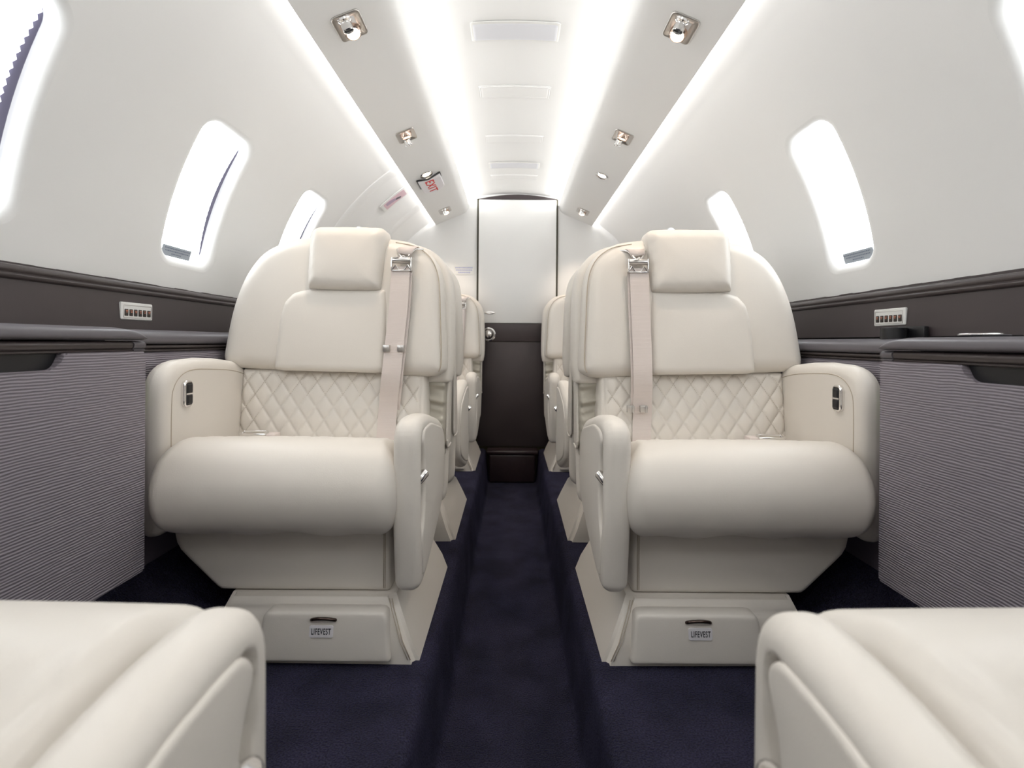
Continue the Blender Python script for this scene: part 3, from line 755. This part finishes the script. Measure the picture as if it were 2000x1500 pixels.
    poly = [(p.x, p.y) for p in crom(poly, True, 3)]
    ui = uw(542, 700, YB)[0]
    def groove(A, B, D): return 0 * A
    bm = bmesh.new(); soft_slab(bm, poly, fback, .322, .42, .045, .012, .008, 0, n=(56, 50)); bo = obj('upper_back', bm, L, root)
    # inboard piping seam
    bm = bmesh.new(); sp = [(776, 479), (812, 486), (838, 503), (853, 527), (860, 560), (863, 630), (865, 705), (860, 726)]
    P = []
    for x, y in sp:
        u_, w_ = uw(x, y, Yl(y)); P.append((sx * u_, .3335 + LEAN * (w_ - .63), w_))
    tube(bm, crom(P, False, 6), .0016, 6); obj('piping', bm, M['seam'], bo)
    # back insert
    pts = [(541, 724), (545, 680), (552, 620), (560, 593), (577, 575), (603, 568), (700, 567), (757, 567), (760, 600), (758, 724), (740, 730), (640, 728), (556, 727)]
    if R_: pts = [(x - 8 - (13 if x > 700 else 0), y) for x, y in pts]
    poly = [uw(x, y, Yl(y) - .03) for x, y in pts]; poly = rpoly([(a, b, .008) for a, b in poly], 3)
    bm = bmesh.new(); soft_slab(bm, poly, fback, .306, .35, .020, .005, .006, 0, n=(36, 36)); obj('back_insert', bm, L, root)
    # headrest
    pts = [(603, 460), (601, 500), (602, 560), (612, 568), (680, 571), (738, 570), (748, 560), (752, 500), (756, 462), (748, 448), (720, 445), (630, 445), (612, 448)]
    if R_: pts = [(677 + (x - 677) * 1.06 - 17, y) for x, y in pts]
    else: pts = [(677 + (x - 677) * .965, y) for x, y in pts]
    poly = [uw(x, y, 1.395) for x, y in pts]; poly = [(p.x, p.y) for p in crom(poly, True, 4)]
    bm = bmesh.new()
    def wr(A, B, D): return .0012 * np.sin(B * 190 + 3 * np.sin(A * 60)) * np.exp(-D / .02)
    soft_slab(bm, poly, fback, .283, .385, .034, .03, .010, .004, n=(36, 34), field=wr); hd = obj('headrest', bm, L, root)
    bm = bmesh.new()
    bm.free()
    for a in (-.05, .05):
        bm = bmesh.new(); uc = (poly[0][0] + .11); tube(bm, [(sx * (uc + a), .405, .93), (sx * (uc + a), .40, 1.0)], .006, 10)
        obj('headrest_post', bm, M['chrome'], hd)
    # shell behind
    pts = [(452, 708), (457, 655), (468, 605), (484, 560), (508, 520), (540, 493), (580, 477), (620, 471), (700, 468), (775, 470), (815, 476), (845, 490), (868, 515), (880, 545), (884, 600), (885, 700), (880, 740), (866, 752), (760, 752), (520, 742), (468, 735)]
    poly = [uw(x, y, 1.42 + LEAN * (H - (y - 668) * 1.4 / F - .63)) for x, y in pts]; poly = [(p.x * .985 + .003, p.y) for p in crom(poly, True, 3)]
    bm = bmesh.new(); soft_slab(bm, poly, fback, .40, .503, .02, .045, 0, .010, n=(40, 40)); sh = obj('back_shell', bm, L, root)
    bm = bmesh.new(); soft_slab(bm, rpoly([(-.26, .20, .04), (.318, .20, .05), (.322, .40, .01), (.325, .66, .01), (-.28, .66, .01)]), fback, .485, .520, .012, .015, 0, .004, n=(20, 20)); obj('rear_panel', bm, L, root)
    # bellows
    def bw(A, B, D): return .006 * np.sin(B * 105 + 9 * A + 1.5 * np.sin(B * 33)) + .003 * np.sin(B * 240 + A * 60)
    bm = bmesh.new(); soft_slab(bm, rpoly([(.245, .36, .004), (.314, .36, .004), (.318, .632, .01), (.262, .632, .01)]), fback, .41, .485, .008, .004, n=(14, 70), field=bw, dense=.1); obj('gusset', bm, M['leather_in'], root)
    bm = bmesh.new(); soft_slab(bm, rpoly([(.424, .385, .03), (.508, .385, .02), (.520, .66, .01), (.462, .66, .01)]), fvw, .314, .323, .004, .004, n=(10, 18)); fl = obj('side_flap', bm, L, root)
    bm = bmesh.new(); tube(bm, crom([(sx * .3225, .426, .41), (sx * .3225, .434, .388), (sx * .3225, .46, .384), (sx * .3225, .502, .386)], False, 5), .0032, 6); obj('flap_trim', bm, L, fl)
    # outboard armrest
    out = rpoly([(.030, .26, .02), (.030, .664, .11), (.20, .672, .05), (.39, .650, .09), (.43, .52, .03), (.43, .26, .02)], 8)
    bm = bmesh.new(); soft_slab(bm, out, fvw, -.331, -.275, .025, .028, 0, .003, n=(34, 34)); ar = obj('armrest', bm, L, root)
    ins = [(.060, .40), (.060, .56), (.068, .605), (.095, .632), (.14, .642), (.22, .638), (.30, .630), (.37, .612), (.395, .59)]
    bm = bmesh.new(); tube(bm, crom([(sx * -.2745, a, b) for a, b in ins], False, 6), .0013, 6); obj('seam', bm, M['seam'], ar)
    cv, cw = .106, .585
    bm = bmesh.new(); soft_slab(bm, rrect(cv, cw, .0165, .034, .0155), fvw, -.276, -.264, .001, .004, n=(14, 14)); cp = obj('seat_control', bm, M['chrome'], ar)
    bm = bmesh.new(); soft_slab(bm, rrect(cv, cw, .0115, .028, .0035), fvw, -.270, -.2632, .001, .001, n=(8, 8)); obj('control_well', bm, M['black'], cp, angle=40)
    for dz_ in (-.0135, .0135):
        bm = bmesh.new(); soft_slab(bm, rrect(cv, cw + dz_, .0095, .0105, .002), fvw, -.268, -.2605, .001, .003, n=(8, 8)); obj('control_button', bm, M['black'], cp)
    bm = bmesh.new(); box(bm, min(sx * -.262, sx * -.266), max(sx * -.262, sx * -.266), cv - .011, cv + .011, cw - .0018, cw + .0018); obj('control_bar', bm, M['chrome'], cp, smooth=False)
    # inboard armrest: core, rolled rim, aisle panel, release lever in a slot
    e_in = thing('armrest', '', '', (0, 0, 0)); del e_in['label']; del e_in['category']; e_in.parent = root
    # (kept as one movable part: core mesh with children)
    bpy.data.objects.remove(e_in)
    core = rpoly([(.0, .157, .03), (-.028, .33, .05), (-.026, .549, .105), (.11, .543, .05), (.318, .495, .05), (.376, .43, .05), (.368, .27, .08), (.18, .195, .10), (.05, .155, .04)], 8)
    bm = bmesh.new(); soft_slab(bm, core, fvw, .264, .323, .024, .024, .002, 0, n=(90, 100), dense=.6, field1=lambda A, B, D: -.020 * np.clip((D - .030) / .004, 0, 1)); ac = obj('aisle_armrest', bm, L, root)
    pan = rpoly([(.026, .185, .02), (.006, .285, .02), (.024, .305, .02), (.036, .36, .04), (.034, .45, .04), (.010, .498, .016), (.03, .519, .03), (.11, .520, .04), (.308, .473, .03), (.350, .425, .03), (.343, .282, .06), (.17, .214, .08), (.05, .182, .02)], 6)
    bm = bmesh.new(); soft_slab(bm, pan, fvw, .298, .3265, .002, .006, 0, .003, n=(34, 44)); obj('aisle_panel', bm, L, ac)
    bm = bmesh.new(); Lm = Matrix.Translation((sx * .316, .024, .385))
    tube(bm, [(sx * .302, .004, .392), (sx * .304, .0045, .393), (sx * .316, .014, .406), (sx * .328, .024, .420), (sx * .3295, .0255, .4215)], [.0085, .0105, .0105, .0105, .0085], 16); lv = obj('release_lever', bm, M['chrome'], ac, angle=50)
    # shoulder belt
    YS = 1.365
    bp_ = [(778, 520), (776, 600), (770, 680), (765, 740), (760, 800), (757, 868), (755, 900)]
    if R_: bp_ = [(x - d, y) for (x, y), d in zip(bp_, (25, 24, 20, 16, 10, 4, 2))]
    P = []
    for i, (x, y) in enumerate(bp_):
        u_, w_ = uw(x, y, YS - .01 + (.03 if y > 740 else 0)); P.append((sx * u_, (.296 if y < 700 else (.300 if y < 745 else .338)) + LEAN * (w_ - .63), w_))
    bm = bmesh.new(); ribbon(bm, crom(P, False, 5), (1, 0, 0), .054, .002); be = obj('shoulder_belt', bm, M['belt'], root, angle=40)
    P2 = [(x + sx * .008, y + .006, z) for x, y, z in P[:5]]
    bm = bmesh.new(); ribbon(bm, crom(P2, False, 5), (1, 0, 0), .050, .002); obj('belt_under_layer', bm, M['belt'], be, angle=40)
    ux, wx = uw(779 - (25 if R_ else 0), 512, YS - .02); vb = .300 + LEAN * (wx - .63)
    bm = bmesh.new(); box(bm, sx * ux - .030, sx * ux + .030, vb - .012, vb - .003, wx - .024, wx - .020, .001)
    for a in (-.030, .0265): box(bm, sx * ux + a, sx * ux + a + .0035, vb - .014, vb - .001, wx - .024, wx + .016, .001)
    for a in np.linspace(-.026, .026, 3):
        pass
    zz = [(-.028, -.021), (-.018, -.006), (-.008, -.020), (0, -.021), (.008, -.020), (.018, -.006), (.028, -.021)]
    tube(bm, [(sx * ux + a, vb - .010, wx + b) for a, b in zz], .0018, 6)
    ad_ = obj('belt_adjuster', bm, M['chrome'], be, angle=40)
    bm = bmesh.new(); lathe(bm, [(.0085, -.027), (.0095, -.025), (.0095, .025), (.0085, .027)], Matrix.Translation((sx * ux, vb - .007, wx + .008)) @ Matrix.Rotation(math.radians(90), 4, 'Y'), 18); obj('adjuster_roller', bm, M['satin'], ad_)
    gx, gw = uw(788 - (30 if R_ else 0), 486, YS); gv = .318 + LEAN * (gw - .63)
    G = crom([(sx * (gx - .034), gv + .012, gw + .010), (sx * (gx - .026), gv - .006, gw - .004), (sx * (gx - .014), gv - .022, gw - .020), (sx * (gx - .004), gv - .024, gw - .026), (sx * (gx + .008), gv - .020, gw - .020), (sx * (gx + .024), gv - .004, gw + .002), (sx * (gx + .046), gv + .012, gw + .006)], False, 6)
    bm = bmesh.new(); tube(bm, G, .0028, 8); gl_ = obj('belt_guide', bm, M['chrome'], be)
    bm = bmesh.new(); ribbon(bm, [(sx * (gx - .004), gv - .018, gw - .014), (sx * gx, gv - .012, gw + .004), (sx * (gx + .004), gv + .02, gw + .016), (sx * (gx + .012), gv + .09, gw + .010)], (1, 0, 0), [.040, .048, .050, .05], .002); obj('upper_strap', bm, M['belt'], be)
    bm = bmesh.new(); ribbon(bm, [(sx * (gx - .006), vb - .012, gw - .026), (sx * ux, vb - .008, wx + .018)], (1, 0, 0), [.008, .05], .002); lathe(bm, [(.002, -.004), (.006, 0), (.002, .004)], Matrix.Translation((sx * (gx - .005), gv - .026, gw - .022)), 12); obj('guide_tongue', bm, M['satin'], gl_)
    hw_ = uw(770, 682 if sx > 0 else 797, YS)[1]
    for (hx_) in ((756, 784) if sx > 0 else (747, 773)):
        u_ = uw(hx_, 682, YS - .01)[0] + (0 if sx > 0 else -.004); v_ = (.294 if sx > 0 else .327) + LEAN * (hw_ - .63)
        bm = bmesh.new(); box(bm, sx * u_ - .010, sx * u_ + .010, v_ - .005, v_ + .004, hw_ - .010, hw_ + .010, .0015); box(bm, sx * u_ + .004, sx * u_ + .010, v_ - .009, v_ - .004, hw_ - .010, hw_ + .010, .001); obj('belt_clip', bm, M['satin'], be, angle=40)
    # lap buckle by the outboard armrest
    bm = bmesh.new(); zb = .459
    tube(bm, [(sx * (-.226 + a), .262 + b * .6, zb + b * .12) for a, b in rrect(.035, 0, .034, .018, .006, 3)], .0042, 8, True)
    bk = obj('lap_buckle', bm, M['chrome'], root)
    bm = bmesh.new(); box(bm, min(sx * -.162, sx * -.130), max(sx * -.162, sx * -.130), .255, .29, .440, .458, .003); obj('lap_strap', bm, M['belt'], bk, angle=40)
    return root

def copy_tree(o, parent=None):
    c = o.copy(); COL.objects.link(c)
    if parent: c.parent = parent
    for ch in [x for x in bpy.data.objects if x.parent == o and x != c]:
        copy_tree(ch, c)
    return c
SXC = .525
left = make_seat(1, 'cream leather seat facing camera, left of the aisle in the front centre, belt clips high')
right = make_seat(-1, 'cream leather seat facing camera, right of the aisle in the front centre, belt clips low')
left.location = (-SXC, FL, 0); right.location = (SXC, FL, 0)
def place(src, x, y, rot, lab, dzarm=0):
    c = copy_tree(src); c.location = (x, y, 0); c.rotation_euler = (0, 0, rot); c['label'] = lab
    if dzarm:
        for ch in bpy.data.objects:
            if ch.parent == c and ch.name.startswith('aisle_armrest'):
                ch.location.z += dzarm; ch.location.y += .025
    return c
# third row, facing the camera; second row, backs to the first; nearest pair facing away from the camera
bpy.context.view_layer.update()
place(left, -SXC, 2.62, 0, 'small distant cream seat facing camera, left of the aisle beside the door knob')
place(right, SXC, 2.62, 0, 'small distant cream seat facing camera, right of the aisle before the aft door')
place(right, -SXC, 2.17, math.pi, 'cream seat turned away from camera behind the left front seat')
place(left, SXC, 2.17, math.pi, 'cream seat turned away from camera behind the right front seat')
place(right, -SXC - .012, .43, math.pi, 'blurred cream seat corner and armrest in the lower left corner', -.050)
place(left, SXC + .012, .43, math.pi, 'blurred cream seat corner and armrest in the lower right corner', -.050)
